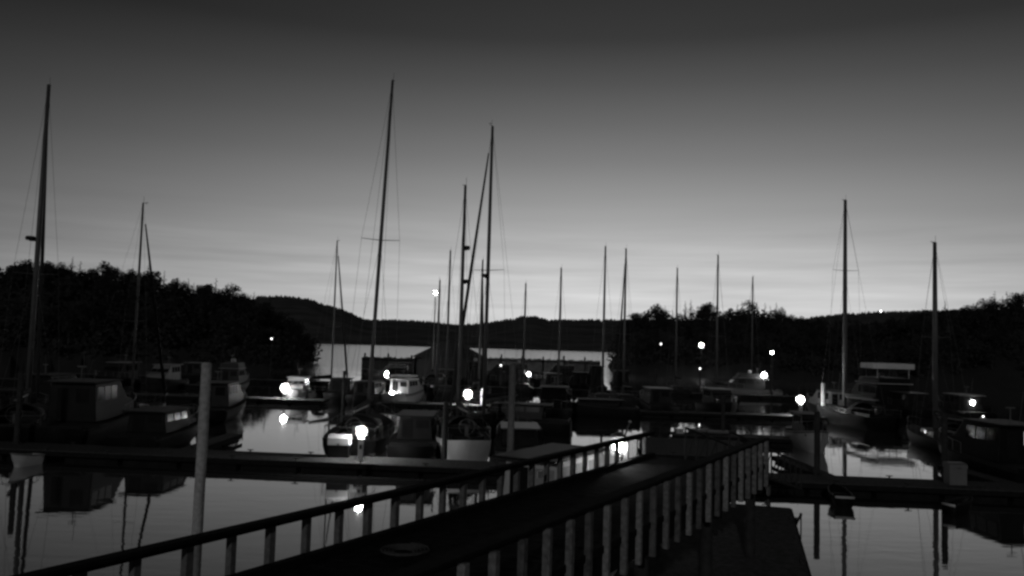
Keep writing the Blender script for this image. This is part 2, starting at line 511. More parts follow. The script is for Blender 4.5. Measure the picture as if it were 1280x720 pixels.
# gangway from the pier end down to the float
GL = 12.2
g = thing('gangway', 'sloping metal gangway from pier end down to the float', 'gangway', pierpt(W / 2, S1 + .02, DZ), ang)
sl = (.62 - DZ) / GL
gm = MB()
for k in range(int(GL / .2)):
    y = k * .2 + .1; gm.box((0, y, sl * y - .02), (1.3, .17, .04))
gm.build('walkway', M['plank'], g)
for sx in (-.7, .7):
    tr = MB(); tr.tube((sx, 0, -.08), (sx, GL, sl * GL - .08), .06); tr.tube((sx, 0, 1.0), (sx, GL, sl * GL + 1.0), .04)
    for k in range(11):
        y = k * GL / 10; tr.tube((sx, y, sl * y - .08), (sx, y, sl * y + 1.0), .03)
        if k < 10: tr.tube((sx, y, sl * y - .05), (sx, y + GL / 10, sl * (y + GL / 10) + .98), .02)
    tr.build('side_truss', M['rubber'], g)

# pier light fixed to a post of the far railing
def y_left(px, x0=0.0):
    lo, hi = S0, S1 + 10
    for _ in range(50):
        mid = (lo + hi) / 2; p = pierpt(x0, mid, RZ) - Vector((0, 0, CAM_H))
        x = 640 + FPX * p.dot(RGT) / p.dot(FWD)
        if x < px: lo = mid
        else: hi = mid
    return lo


sL = y_left(774, -.3); base = pierpt(-.30, sL, 0)
zl = at_y(774, 558, base.y).z
lp = thing('pier_lamp', 'glaring globe lamp fixed on the far railing of the wooden pier', 'lamp', (base.x, base.y, zl), ang)
globe((-.02, 0, 0), .31, 'lamp_pier', lp)
MB().lathe((-.02, 0, 0), [(.02, .40), (.12, .38), (.24, .33), (.24, .31), (.02, .32)]).build('hood', M['steel'], lp, True)
MB().box((.02, 0, .42), (.24, .05, .05)).build('bracket', M['steel'], lp)
pb = pierpt(-.02, y_left(781), LZ); pt = at_y(788, 526, pb.y + .1)
sp = thing('marker_pole', 'thin leaning pole with pale tip above the pier lamp', 'pole', pb)
v = pt - pb
MB().tube((0, 0, 0.002), v * .9, .03, .025).build('shaft', M['alu'], sp); MB().tube(v * .9, v, .05, .04).build('tip', M['plastic'], sp)
nb = pierpt(.075, y_left(672), 3.40)
tag(MB().box((0, 0, 0), (.03, .26, .16)).build('notice_plate', M['white']), 'small pale notice plate on the far railing of the pier', 'sign'); o = C.objects[-1]
for o in C.objects:
    if o.name == 'notice_plate': o.location = nb; o.rotation_euler = (0, 0, ang)
# coil of rope on the deck
rc = onz(505, 692, DZ); ro = MB()
pts = [(math.cos(a * .45) * (.16 + .0045 * a), math.sin(a * .45) * (.16 + .0045 * a), .03 + .0007 * a) for a in range(60)]
ro.path(pts, .018, 6)
o = ro.build('rope_coil', M['rope'], smooth=True); o.location = (rc.x, rc.y, DZ + .002); tag(o, 'loose coil of mooring rope lying on the dark pier deck', 'rope')

# ------------------------------------------------------------------ floating docks
def dock(name, label, a, bpt, wid, z=.5, cat='dock', group=None, pads=True):
    a = Vector((a[0], a[1], 0)); bpt = Vector((bpt[0], bpt[1], 0)); d = bpt - a; L = d.length
    rz = math.atan2(d.y, d.x)
    t_ = thing(name, label, cat, a, rz, group)
    dm = MB(); n = max(2, int(L / 1.2))
    for k in range(n): dm.box((L * (k + .5) / n, 0, z - .03), (L / n - .012, wid, .06))
    dm.build('deck', M['dockdeck'], t_)
    fm = MB(); nf = max(1, int(L / 3))
    for k in range(nf): fm.box((L * (k + .5) / nf, 0, (z - .38) / 2 - .16), (L / nf - .25, wid - .2, z + .0))
    fm.build('float', M['float'], t_)
    wl = MB()
    for sy in (-1, 1): wl.box((L / 2, sy * (wid / 2 + .035), z - .14), (L, .06, .22))
    wl.build('fender_board', M['rail'], t_)
    if pads:
        k = 1.5; c0 = None
        while k < L - 1:
            for sy in (-1, 1):
                if c0 is None:
                    cl = MB(); cl.box((0, 0, .05), (.06, .06, .1)); cl.tube((-.16, 0, .11), (.16, 0, .11), .025, n=6)
                    c = c0 = cl.build('cleat', M['rubber'], t_)
                else:
                    c = c0.copy(); C.objects.link(c)
                c.location = (k, sy * (wid / 2 - .15), z)
            k += 3.2
    return t_


def yM(x): return 40.0 - .08 * x
dock('floating_dock', 'nearest long float, crossing the picture behind the pier', (-34, yM(-34) + 1.3), (32, yM(32) + 1.3), 2.6)
dock('floating_dock', 'second long float with lamps, beyond the pale water patch at left', (-52, 83), (-17.8, 81.2), 2.4)
dock('floating_dock', 'middle stretch of float below the dark masts with one bright lamp', (-12.5, 81), (34, 79), 2.4)
dock('floating_dock', 'far float across the basin in front of the open bay', (-64, 117), (46, 113), 2.4)
dock('floating_dock', 'short float at right of centre with pale stores on it', (11.5, 59.5), (21.5, 58.7), 2.2)
dock('floating_dock', 'left back float before the wooded headland', (-70, 101), (-36, 99.5), 2.0)
dock('work_float', 'low dark work float widened to darken the water by the pier end', (5.0, 20.5), (8.7, 33.6), 5.0, .42)  # low float enlarged so its dark mass covers bright water
dock('floating_dock', 'broad dark float added to darken water just beyond the pier end', (8.3, 52), (15.0, 51.4), 8.6)  # added float, puts dark over the bright water behind the pier
FING = [(-25.2, 43, 53, 'left edge'), (-16.9, 43, 52, 'dark trawler'), (-.4, 42, 54, 'sailboat with pale transom'), (15.9, 40.7, 49, 'pale bow at right'), (24.6, 40.0, 47, 'right edge')]
for x, y0, y1, wh in FING:
    dock('finger_dock', f'narrow finger float beside the boat at {wh}' if wh in ('left edge', 'right edge') else f'narrow finger float beside the {wh}', (x, y0), (x, y1), .9, .42, 'finger dock', 'finger floats off the nearest float', pads=False)

# ------------------------------------------------------------------ pilings
def piling(px, py_top, y, label, mat='piledark', r=.15, top=None, lean=0.0, group=None):
    p = at_y(px, py_top, y); z = p.z if top is None else top
    t_ = thing('piling', label, 'piling', (p.x, p.y, 0), 0, group)
    MB().path([(lean, 0, -4), (0, 0, z - .06)], [r * 1.15, r], 12).build('shaft', M[mat], t_, True)
    MB().lathe((0, 0, z - .058), [(r * 1.04, 0), (r * 1.04, .02), (r * .5, .055), (.01, .06)]).build('cap', M[mat], t_, True)
    return t_


piling(258.5, 453, 26.5, 'tall pale piling standing in water nearest at left', 'pile', .155, lean=-.02)
piling(641, 455, 32, 'dim grey piling just beyond the pier, right of the pale transom', 'postdim', .125)
for px, y, top, wh in [(30, 44, 4.2, 'nearest float at the left edge'), (560, 43.2, 3.4, 'nearest float left of the pale transom'), (1022, 41.5, 3.6, 'right part of the nearest float'),
                       (1180, 41, 3.7, 'nearest float near the right edge'), (432, 83, 3.3, 'second float by the far lamp'), (700, 82, 3.5, 'middle float right of the masts'),
                       (905, 60.5, 3.2, 'short float with stores'), (820, 116, 3.6, 'far float below the right trees'), (300, 101, 3.6, 'left back float')]:
    piling(px, hor(px), y, 'dark mooring piling at the ' + wh, 'piledark', .14, top=top, group='dark mooring pilings')


piling(1029, 479, 80.9, 'short white piling lit by the glaring right lamp', 'white', .2)
# ------------------------------------------------------------------ lamps
def pedestal(px, py, y, label, mat='lamp_hi', r=.22, z0=.5, body='plastic'):
    """dock power pedestal with a globe on top; the globe centre sits at pixel px, py"""
    p = at_y(px, py, y); h = max(p.z - z0, .5)
    t_ = thing('power_pedestal', label, 'dock lamp', (p.x, p.y, z0))
    bh = h - r
    MB().box((0, 0, bh * .5), (.26, .22, bh - .004)).build('cabinet', M[body], t_, bevel=.02)
    MB().box((0, 0, bh + .015), (.34, .3, .03)).build('cap', M[body], t_)
    globe((0, 0, h + .03), r, mat, t_)
    MB().box((0, -.118, bh * .6), (.14, .012, .22)).build('socket_plate', M['rubber'], t_)
    return t_


pedestal(452, 540, 42.2, 'bright lamp pedestal on the nearest float beside a white dock box', r=.33)
pedestal(356, 485, 81.9, 'glaring lamp pedestal on the second float, mirrored in the pale water', r=.5)
pedestal(585, 493, 80.1, 'glaring lamp pedestal below the two tall masts at centre', r=.5)
pedestal(485, 468, 116, 'bright lamp pedestal on far float right of leaning mast', r=.62)
pedestal(603, 487, 80.8, 'faint small lamp pedestal close right of the central glaring lamp', 'lamp_lo', .13)
pedestal(626, 457, 115, 'medium lamp pedestal on far float behind the tallest central mast', 'lamp_lo', .24, body='rubber')
pedestal(661, 468, 114.5, 'small bright lamp pedestal on far float before the open water', 'lamp_mid', .4)
pedestal(1001, 500, 79.7, 'glaring lamp pedestal on middle float at right of centre', r=.46)
pedestal(875, 461, 113.8, 'dim lamp pedestal on far float below the shore lamp', 'lamp_lo', .22, body='rubber')
pedestal(965, 441, 113.5, 'small high lamp on pole at the far float, right of the lit cruiser', 'lamp_mid', .32, body='rubber')
pedestal(1229, 521, 62, 'faint lamp pedestal at far right above the lit window', 'lamp_lo', .12)


def shore_lamp(px, py, r, label, mat='lamp_mid', rad=.25, h=5.0):
    p = at_r(px, py, r)
    t_ = thing('street_lamp', label, 'street lamp', (p.x, p.y, p.z - h))
    MB().path([(0, 0, -3.0), (0, 0, h - .3)], [.09, .06], 8).build('pole', M['rubber'], t_)
    MB().box((0, -.15, h - .27), (.1, .5, .05)).build('arm', M['steel'], t_)
    globe((0, -.3, h), rad, mat, t_)
    return t_


shore_lamp(876.5, 431.5, 195, 'bright street lamp among the trees of the right shore', 'lamp_mid', .75, 6)
shore_lamp(826, 430, 200, 'dim street lamp at the left end of the right shore', 'lamp_lo', .4, 5)
shore_lamp(340, 423.5, 158, 'dim street lamp low on the left headland', 'lamp_lo', .3, 5)
shore_lamp(1101, 389, 1640, 'tiny distant lamp on top of the far ridge', 'lamp_far', 2.4, 9)
shore_lamp(1043, 405, 1450, 'faint distant lamp on the far slope below the tall right mast', 'lamp_lo', 2.0, 8)


# ------------------------------------------------------------------ boats
def hull_mesh(L, B, fb, kind, n=15):
    """returns hull and deck meshes; y from stern (0) to bow (L), waterline at z = 0"""
    rs = []; sheer = []
    for i in range(n):
        f = i / (n - 1)
        if kind == 'sail':
            hb = (.74 + .26 * math.sin(math.pi / 2 * min(f / .42, 1))) if f < .42 else max(1 - ((f - .42) / .58) ** 2.1, 0) ** .75
            z = fb * (1.0 - .12 * math.sin(math.pi * min(f * 1.25, 1)) + .30 * f * f); low = .82; vee = .45
        else:
            hb = .93 + .07 * min(f / .35, 1) if f < .35 else max(1 - ((f - .35) / .65) ** 2.6, 0) ** .8
            z = fb * (.82 + .55 * f ** 1.6); low = .86 - .35 * f; vee = .4
        hb = max(hb, .012) * B / 2
        y = L * f
        rake = (z * .55 if kind == 'sail' else z * .7) * max(0, (f - .8) / .2)
        k = (1 - f) if f > .7 else .3
        wl = hb * low * (1 if f < .75 else 1 - .35 * (f - .75) / .25)
        sec = [(hb, y, z), (hb * .985, y - rake * .25, z * .62), ((hb + wl) / 2 * 1.0, y - rake * .6, z * .28), (wl, y - rake, .0), (wl * .6, y - rake * 1.1, -vee * .6), (0, y - rake * 1.2, -vee)]
        if f == 0 and kind == 'sail': sec = [(a, yy + (z - zz) * .35 if zz >= 0 else yy + z * .35, zz) for a, yy, zz in sec]
        ring = [Vector(p) for p in sec] + [Vector((-p[0], p[1], p[2])) for p in reversed(sec[:-1])]
        rs.append(ring); sheer.append((hb, y, z))
    h = MB(); m = len(rs[0]); vs = [p for r in rs for p in r]; fs = []
    for k in range(n - 1):
        for i in range(m - 1): fs.append((k * m + i, k * m + i + 1, (k + 1) * m + i + 1, (k + 1) * m + i))
    fs.append(tuple(range(m)))
    h.add(vs, fs)
    d = MB(); vs = []; fs = []
    for hb, y, z in sheer: vs += [(hb - .02, y, z - .03), (0, y, z + .03), (-hb + .02, y, z - .03)]
    for k in range(n - 1):
        for i in range(2): fs.append((k * 3 + i, k * 3 + i + 1, k * 3 + 3 + i + 1, k * 3 + 3 + i))
    d.add(vs, fs)
    return h, d, sheer


def at_f(sheer, f):
    i = f * (len(sheer) - 1); k = min(int(i), len(sheer) - 2); u = i - k
    return tuple(sheer[k][j] + (sheer[k + 1][j] - sheer[k][j]) * u for j in range(3))


def place(root, px, y, rz, mast_f=None, L=0, heel=0.0):
    """puts the boat so that its mast (or middle) stands under column px at distance y"""
    p = at_y(px, hor(px), y)
    f = (.5 if mast_f is None else mast_f) * L
    root.rotation_euler = (0, heel, rz)
    root.location = (p.x + math.sin(rz) * f, p.y - math.cos(rz) * f, 0)


def sailboat(px, y, top_py, label, L=10.5, B=3.3, hull='navy', rz=0.0, heel=0.0, cover='canvas', furl=True, radar=None, spread=(.42,), detail=2,
             fbk=1.0, top_px=None, mast_r=.095, light=None, cabin='mid', topgear=True, dodger=True, radar_dx=0.0):
    fb = .95 * L / 10.5 * fbk
    top = at_y(px if top_px is None else top_px, top_py, y).z
    root = thing('sailboat', label, 'sailboat')
    hm, dm, sh = hull_mesh(L, B, fb, 'sail')
    hm.build('hull', M[hull], root, True); dm.build('deck', M['deck'], root, True)
    mf = .58; my = mf * L; zd = at_f(sh, mf)[2]
    # coachroof
    rs = []
    for f, hgt, wf in ((.36, .42, .6), (.40, .46, .62), (.55, .42, .58), (.68, .30, .46), (.76, .06, .3)):
        hb, yy, z = at_f(sh, f); w_ = hb * wf
        rs.append([(w_, yy, z - .02), (w_ * .9, yy, z + hgt * .85), (w_ * .5, yy, z + hgt), (-w_ * .5, yy, z + hgt), (-w_ * .9, yy, z + hgt * .85), (-w_, yy, z - .02)])
    MB().rings([[Vector(p) for p in r] for r in rs]).build('coachroof', M[cabin], root)
    if detail >= 1:
        for sx in (-1, 1):
            wn_ = MB()
            for f0, f1 in ((.42, .49), (.51, .57)):
                a = at_f(sh, f0); c = at_f(sh, f1)
                wa, wc = a[0] * .6 * sx, c[0] * .565 * sx
                wn_.add([(wa * 1.0 + .004 * sx, a[1], a[2] + .12), (wc * 1.0 + .012 * sx, c[1], c[2] + .12), (wc * .955 + .012 * sx, c[1], c[2] + .28), (wa * .955 + .012 * sx, a[1], a[2] + .30)], [(0, 1, 2, 3)])
            wn_.build('cabin_window', M['glass'], root)
        # cockpit coaming, transom details and wheel
        cm = MB(); hb, yy, z = at_f(sh, .08)
        for sx in (-1, 1): cm.box((sx * hb * .62, L * .2, z + .09), (.14, L * .27, .24))
        cm.box((0, L * .065, z + .07), (hb * 1.2, .14, .2)); cm.build('cockpit_coaming', M[cabin], root)
        if detail >= 2:
            wr = MB(); wr.path([(math.cos(a) * .42, L * .13, z + .62 + math.sin(a) * .42) for a in [k * math.pi / 10 for k in range(21)]], .018, 6)
            wr.box((0, L * .13 + .12, z + .3), (.16, .16, .62)); wr.build('steering_wheel', M['steel'], root)
        if dodger:
            hb, yy, z = at_f(sh, .36); w_ = hb * .64
            dg = MB(); rs = []
            for f, hh in ((.30, 1.02), (.345, 1.08), (.40, .52)):
                yy = f * L; rs.append([Vector((w_ * math.cos(a), yy, z + max(hh * math.sin(a), 0) + .05)) for a in [math.pi * k / 10 for k in range(11)]])
            vs = [p for r in rs for p in r]; fs = [(k * 11 + i, k * 11 + i + 1, (k + 1) * 11 + i + 1, (k + 1) * 11 + i) for k in range(2) for i in range(10)]
            dg.add(vs, fs).build('spray_hood', M['canvas'], root, True)
        # guard rails
        for sx in (-1, 1):
            gr = MB(); prev = None
            for k in range(8):
                hb, yy, z = at_f(sh, .02 + .13 * k); p0 = Vector((sx * (hb - .05), yy, z)); p1 = p0 + Vector((0, 0, .62))
                gr.tube(p0, p1, .014, n=5)
                if prev: gr.tube(prev, p1, .008, n=4); gr.tube(prev - Vector((0, 0, .3)), p1 - Vector((0, 0, .3)), .006, n=4)
                prev = p1
            gr.build('guard_rail', M['wire'], root)
        pu = MB(); hb, yy, z = at_f(sh, .9); e = at_f(sh, 1.0)
        pu.path([(hb - .04, yy, z + .62), (.12, e[1] + .02, e[2] + .66), (-.12, e[1] + .02, e[2] + .66), (-hb + .04, yy, z + .62)], .018, 6)
        hb, yy, z = at_f(sh, .02)
        pu.build('pulpit', M['steel'], root); pu = MB()
        pu.path([(hb - .05, L * .14, z + .6), (hb - .06, .06, z + .64), (-hb + .06, .06, z + .64), (-hb + .05, L * .14, z + .6)], .018, 6)
        pu.build('stern_rail', M['steel'], root)
    # rig
    mast = MB().path([(0, my, zd), (0, my, zd + (top - zd) * .6), (0, my, top)], [mast_r, mast_r * .95, mast_r * .68], 10).build('mast', M['alu'], root, True)
    tip = [0.0]
    rig = MB(); hbm, _, zc = at_f(sh, mf); bow = at_f(sh, 1.0); st = at_f(sh, 0.0)
    wr_ = .006 + y * .00004
    for q in spread:
        z = zd + (top - zd) * q; wl = hbm * .68
        MB().path([(-wl, my - .12, z + .05), (0, my, z), (wl, my - .12, z + .05)], [.018, .03, .018], 6).build('spreader', M['alu'], mast)
    for sx in (-1, 1):
        pts = [Vector((sx * (hbm - .08), my - .05, zc))]
        for q in spread: pts.append(Vector((sx * hbm * .68, my - .12, zd + (top - zd) * q + .05)))
        pts.append(Vector((0, my, top - .15)))
        for a, c in zip(pts, pts[1:]): rig.tube(a, c, wr_, n=4)
        rig.tube((sx * (hbm - .08), my - .4, zc), (0, my, zd + (top - zd) * spread[0] - .1), wr_, n=4)
    rig.tube((0, bow[1] - .08, bow[2]), (0, my, top - .06), wr_, n=4); rig.tube((0, .06, st[2]), (0, my, top - .02), wr_, n=4)
    rig.tube((.13, my - .13, zd + 1), (.06, my - .1, top - .2), wr_ * .8, n=4)
    rig.build('rigging', M['wire'], root)
    if furl:
        a = Vector((0, bow[1] - .08, bow[2] + .35)); c = Vector((0, my, top - .06)); d = c - a
        MB().path([a, a + d * .06, a + d * .5, a + d * .9], [.05, .13, .11, .05], 8).build('furled_headsail', M[cover], root, True)
    bl = min(my - L * .1, (top - zd) * .36)
    zb = zd + 1.25
    boom = MB().tube((0, my - .1, zb), (0, my - bl, zb + .1), .07, .06).build('boom', M['alu'], root)
    rs = []
    for k in range(7):
        f = k / 6; yy = my - .12 - (bl - .3) * f; hh = .36 * (1 - .55 * f); zz = zb + .1 * f + .06
        rs.append([Vector((.15 * (1 - .4 * f) * math.cos(a), yy, zz + hh * .5 + hh * .5 * math.sin(a))) for a in [2 * math.pi * i / 8 for i in range(8)]])
    MB().rings(rs).build('sail_cover', M[cover], boom, True)
    if topgear:
        tg = MB(); tg.tube((.05, my, top), (.05, my, top + .5), .012, n=5); tg.box((0, my + .2, top + .04), (.03, .55, .03)); tg.box((-.02, my + .45, top + .12), (.22, .03, .03))
        tg.build('masthead_gear', M['wire'], mast)
    if radar:
        z = radar
        rd = MB(); rd.lathe((radar_dx, my + (.42 if not radar_dx else .05), z), [(.02, -.13), (.25, -.12), (.3, -.03), (.3, .04), (.24, .12), (.02, .14)], 14); rd.box((radar_dx / 2, my + (.16 if not radar_dx else .02), z - .14), (.12 + abs(radar_dx), .45 if not radar_dx else .14, .09))
        rd.build('radar', M['mid'], mast)
    if light:
        globe((0, my, top + .1), light[0], light[1], root, 'masthead_lamp')
    place(root, px, y, rz, mf, L, heel)
    return root


R = math.radians
sailboat(40, 52, 106, 'tall dark ketch rigged sailboat with radar on its mast at far left', 13, 3.9, 'navy', R(24), top_px=60, spread=(.42,), mast_r=.16, detail=2, radar=at_y(42, 298, 52).z, radar_dx=-.44)
sailboat(169, 62, 254, 'dark sailboat with bare mast and shrouds against the left headland', 9.5, 3.0, 'mid', R(-14), top_px=178)
sailboat(416, 91, 301, 'distant sailboat with single mast before the rounded far hill', 9.5, 3.0, 'mid', R(-16), top_px=420, detail=1)
sailboat(462, 52, 100, 'black hulled sailboat with the tallest mast, leaning to the right', 12.5, 3.7, 'navy', R(2), heel=.034, top_px=490, spread=(.53,), mast_r=.12, furl=False, cabin='navy', dodger=True)
sailboat(575, 49.8, 232, 'sailboat with pale grey transom towards us and two instruments on its mast', 10, 3.1, 'transom', R(10), fbk=1.5, top_px=579, mast_r=.115, cabin='navy', furl=False, radar=None)
sailboat(607, 60, 158, 'dark sailboat with tall upright mast, radar and thick furled headsail', 12.5, 3.8, 'navy', R(156), top_px=613, mast_r=.14, spread=(.5,), radar=at_y(606, 345, 60).z, cabin='mid')
FARB = [(547, 103, 350, 'small sailboat mast, second slim one right of the masthead light', 8, None, 551), (559, 100, 313, 'distant sailboat with slim mast just left of the pale transom boat mast', 9.5, None, 560),
        (600, 92, 325, 'distant sailboat whose mast shows between the two tall central masts', 9.5, None, 604), (655, 112, 354, 'distant sailboat with short mast above the small far hill bump', 9, None, 655),
        (699, 100, 335, 'distant sailboat with mast alone right of centre over open water', 9.5, None, 701), (754, 93, 308, 'left one of a close pair of distant sailboats right of centre', 10, None, 755),
        (780, 93, 311, 'right one of a close pair of distant sailboats right of centre', 10, None, 780), (845, 118, 335, 'distant sailboat with mast rising over left end of right trees', 9.5, None, 845),
        (896, 101, 319, 'sailboat with mast behind the shore lamp and beside the lit cruiser', 10, None, 898), (940, 140, 346, 'faintest distant sailboat mast over the right trees', 9.5, None, 941)]
for px, y, tp, lb, L, lt, tpx in FARB:
    sailboat(px, y, tp, lb, L, L * .31, rnd.choice(['mid', 'navy', 'mid']), R(rnd.choice([0, 180]) + rnd.uniform(-6, 6)), top_px=tpx, detail=1, furl=rnd.random() < .4, mast_r=.10 + .00035 * y, dodger=False)
sailboat(542, 121, 367, 'distant sailboat with a bright masthead light left of centre', 8.5, 2.8, 'navy', R(3), top_px=543, detail=1, furl=False, light=(.42, 'lamp_mid'), mast_r=.09)
sailboat(1056, 78, 250, 'dark sailboat with tall lone mast at right, its mast mirrored below', 13, 3.8, 'navy', R(4), top_px=1057, mast_r=.21, spread=(.66,), cabin='navy', furl=False)
sailboat(1169, 60, 303, 'dark sailboat with thick short mast near the right edge', 10, 3.2, 'navy', R(-3), top_px=1167, mast_r=.19, spread=(.5,), cabin='navy', furl=False)
# two instruments on the mast of the pale transom boat
for o in list(C.objects):
    if o.get('label', '').startswith('sailboat with pale grey transom'):
        mst = [k for k in C.objects if k.parent == o and k.name.startswith('mast')][0]
        for px, py in ((580, 310), (581, 352)):
            z = at_y(px, py, 49.8).z
            MB().lathe((.2, .58 * 10 - .12, z), [(.02, -.13), (.17, -.12), (.2, 0), (.17, .12), (.02, .13)], 10).build('instrument', M['mid'], mst)
            MB().box((.08, .58 * 10 - .05, z - .13), (.26, .1, .04)).build('bracket', M['alu'], mst)


def motorboat(px, y, label, L=9, B=3.2, hull='mid', rz=0.0, house='mid', hh=1.7, fly=False, top_mat='pale', hardtop=None, rail=True, lamp=None, win='glass', fbk=1.0, mast=True, cat='motor boat'):
    fb = 1.15 * fbk
    root = thing('motor_boat', label, cat)
    hm, dm, sh = hull_mesh(L, B, fb, 'motor')
    hm.build('hull', M[hull], root, True); dm.build('deck', M['deck'], root, True)
    for sx in (-1, 1): MB().path([(sx * (p[0] + .015), p[1], p[2] - .08) for p in sh], .04, 6).build('rub_rail', M['rubber'], root)
    z = at_f(sh, .4)[2]; y0, y1 = L * .22, L * .70
    w_ = B * .74
    MB().prism([(y0, z - .05), (y0, z + hh * .97), (y1 - hh * .75, z + hh), (y1 - hh * .28, z + hh * .52), (y1 + .25, z + hh * .42), (y1 + .7, z - .05)], w_, top_in=.14).build('cabin', M[house], root, bevel=.04)
    rf = MB().box((0, (y0 - .5 + y1 - hh * .7) / 2, z + hh + .035), (w_ + .1, y1 - hh * .7 - y0 + .6, .07)).build('roof', M[top_mat], root, bevel=.03)
    # windows along the sides, in front and the door aft
    n = 3
    for sx in (-1, 1):
        for k in range(n):
            a = y0 + .25 + k * (y1 - hh * .95 - y0 - .1) / n; c = a + (y1 - hh * .95 - y0 - .1) / n - .15
            zl, zh = z + hh * .52, z + hh * .88
            xl = w_ / 2 - .14 * .52 + .012; xh = w_ / 2 - .14 * .88 + .012
            q = MB().add([(sx * xl, a, zl), (sx * xl, c, zl), (sx * xh, c, zh), (sx * xh, a, zh), (sx * (xl - .03), a, zl), (sx * (xl - .03), c, zl), (sx * (xh - .03), c, zh), (sx * (xh - .03), a, zh)],
                         [(0, 1, 2, 3), (4, 7, 6, 5), (0, 4, 5, 1), (1, 5, 6, 2), (2, 6, 7, 3), (3, 7, 4, 0)])
            q.build('side_window', M[win], root)
    a = (y1 - hh * .28 + .012, z + hh * .55); c = (y1 - hh * .75 + .03, z + hh * .95)
    ws = MB()
    for x0, x1 in ((-.44, -.16), (-.14, .14), (.16, .44)): ws.add([(x0 * w_, a[0], a[1]), (x1 * w_, a[0], a[1]), (x1 * w_ * .93, c[0], c[1]), (x0 * w_ * .93, c[0], c[1])], [(0, 1, 2, 3)])
    ws.build('windscreen', M['glass'], root)
    MB().box((-w_ * .2, y0 - .018, z + hh * .45), (.6, .03, hh * .8)).build('cabin_door', M['glass'], root)
    MB().box((w_ * .2, y0 - .016, z + hh * .66), (.7, .026, hh * .36)).build('aft_window', M[win], root)
    MB().box((0, .14, at_f(sh, 0)[2] - .02), (B * .86, .12, .3)).build('transom_board', M[house], root, bevel=.02)
    zt = z + hh + .07
    if fly:
        MB().prism([(y0 - .3, zt), (y0 - .3, zt + .55), (y0 - .22, zt + .55), (y1 - hh * 1.1, zt + .62), (y1 - hh * .8, zt + .05), (y1 - hh * .8, zt)], w_ * .92, top_in=.06).build('flybridge', M[house], root, bevel=.03)
        MB().box((0, (y0 + y1) / 2 - .6, zt + .8), (.5, .5, .5)).build('helm_seat', M['canvas_pale'], root, bevel=.05)
        zt += .6
    if hardtop:
        zz, wd, ln = hardtop
        for sx in (-1, 1):
            for yy in (y0, y0 + ln - .4): MB().tube((sx * (w_ / 2 - .2), yy, zt - .05 if fly else at_f(sh, .2)[2]), (sx * (w_ / 2 - .2), yy, zz), .04).build('canopy_post', M['white' if yy == y0 else 'steel'], root)
        MB().box((0, y0 + ln / 2 - .2, zz + .06 + (.16 if wd > 4 else 0)), (wd, ln, .6 if wd > 4 else .14)).build('canopy', M['white' if top_mat == 'white' else 'pale'], root, bevel=.05)
    if rail:
        for sx in (-1, 1):
            gr = MB(); prev = None
            for k in range(6):
                hb, yy, z_ = at_f(sh, .5 + .098 * k); p0 = Vector((sx * max(hb - .06, .03), yy, z_)); p1 = p0 + Vector((0, 0, .62)); gr.tube(p0, p1, .016, n=5)
                if prev: gr.tube(prev, p1, .016, n=5)
                prev = p1
            gr.build('bow_rail', M['steel'], root)
    if mast:
        am = MB(); am.tube((.3, y0 + .6, zt), (.34, y0 + .3, zt + 1.7), .014, n=5); am.tube((0, y0 + .9, zt), (0, y0 + .9, zt + .8), .03, n=6); am.box((0, y0 + .9, zt + .8), (.5, .08, .06))
        am.build('antenna', M['wire'], root)
    if lamp:
        lx, ly, lz, r, mt = lamp
        globe((lx, ly, lz), r, mt, root, 'cockpit_lamp')
    place(root, px, y, rz, .5, L)
    return root


motorboat(124, 50, 'dark high sided trawler, left of the tall pale piling', 10, 3.7, 'navy', R(2), 'navy', 2.15, top_mat='mid', fbk=1.3)
motorboat(212, 48, 'low dark cruiser between the trawler and the tall pale piling', 8, 3.0, 'navy', R(-2), 'navy', 1.1, top_mat='mid', mast=False)
motorboat(282, 66, 'dark cruiser behind the pale piling with dim grey cabin roof', 9, 3.2, 'navy', R(4), 'mid', 1.7, top_mat='mid')
motorboat(76, 72, 'dark cruiser with one dim cabin light near the left edge', 9.5, 3.3, 'navy', R(-5), 'navy', 1.6, top_mat='mid', lamp=(0, 1.0, 1.75, .06, 'lamp_lo'))
motorboat(207, 97, 'distant cruiser with small pale cabin at left below the headland', 8.5, 3.0, 'mid', R(180), 'pale', 1.7)
motorboat(150, 97, 'distant dark cruiser at far left below the headland trees', 9, 3.1, 'navy', R(175), 'mid', 1.8)
motorboat(296, 97, 'distant cruiser with a grey flybridge left of the glaring lamp', 8.5, 3.0, 'mid', R(4), 'mid', 1.6, fly=True)
motorboat(374, 86.5, 'small white cruiser lit by the lamp on the second float', 7, 2.6, 'white', R(184), 'white', 1.3, top_mat='white', fbk=.9, mast=True)
motorboat(511, 88, 'cruiser with pale hardtop and a lit cockpit, left of the central masts', 8, 3.0, 'pale', R(-14), 'pale', 1.35, top_mat='white', hardtop=(2.75, 2.4, 2.4), lamp=(-.55, 1.2, .98, .36, 'lamp_hi'))
motorboat(640, 62, 'dark cruiser with long grey cabin behind the pale transom sailboat', 9, 3.3, 'navy', R(82), 'mid', .95, top_mat='mid', mast=False)
motorboat(652, 46.8, 'dim grey boat close beside the sailboat with pale transom', 7.5, 2.7, 'mid', R(1), 'navy', .9, mast=False)
motorboat(694, 70, 'dark cruiser left of the lamp lit railing', 9, 3.2, 'navy', R(176), 'navy', 1.8, top_mat='mid')
motorboat(745, 116.5, 'distant dark boat with tall wheelhouse before the open bay', 7, 2.6, 'navy', R(2), 'navy', 2.6, top_mat='navy', mast=False)
motorboat(928, 118.5, 'pale cruiser broadside under a bright lamp on the far float', 10.5, 3.6, 'pale', R(84), 'mid', 1.5, fly=True, top_mat='pale', lamp=(-1.9, 2.6, 3.1, .6, 'lamp_mid'))
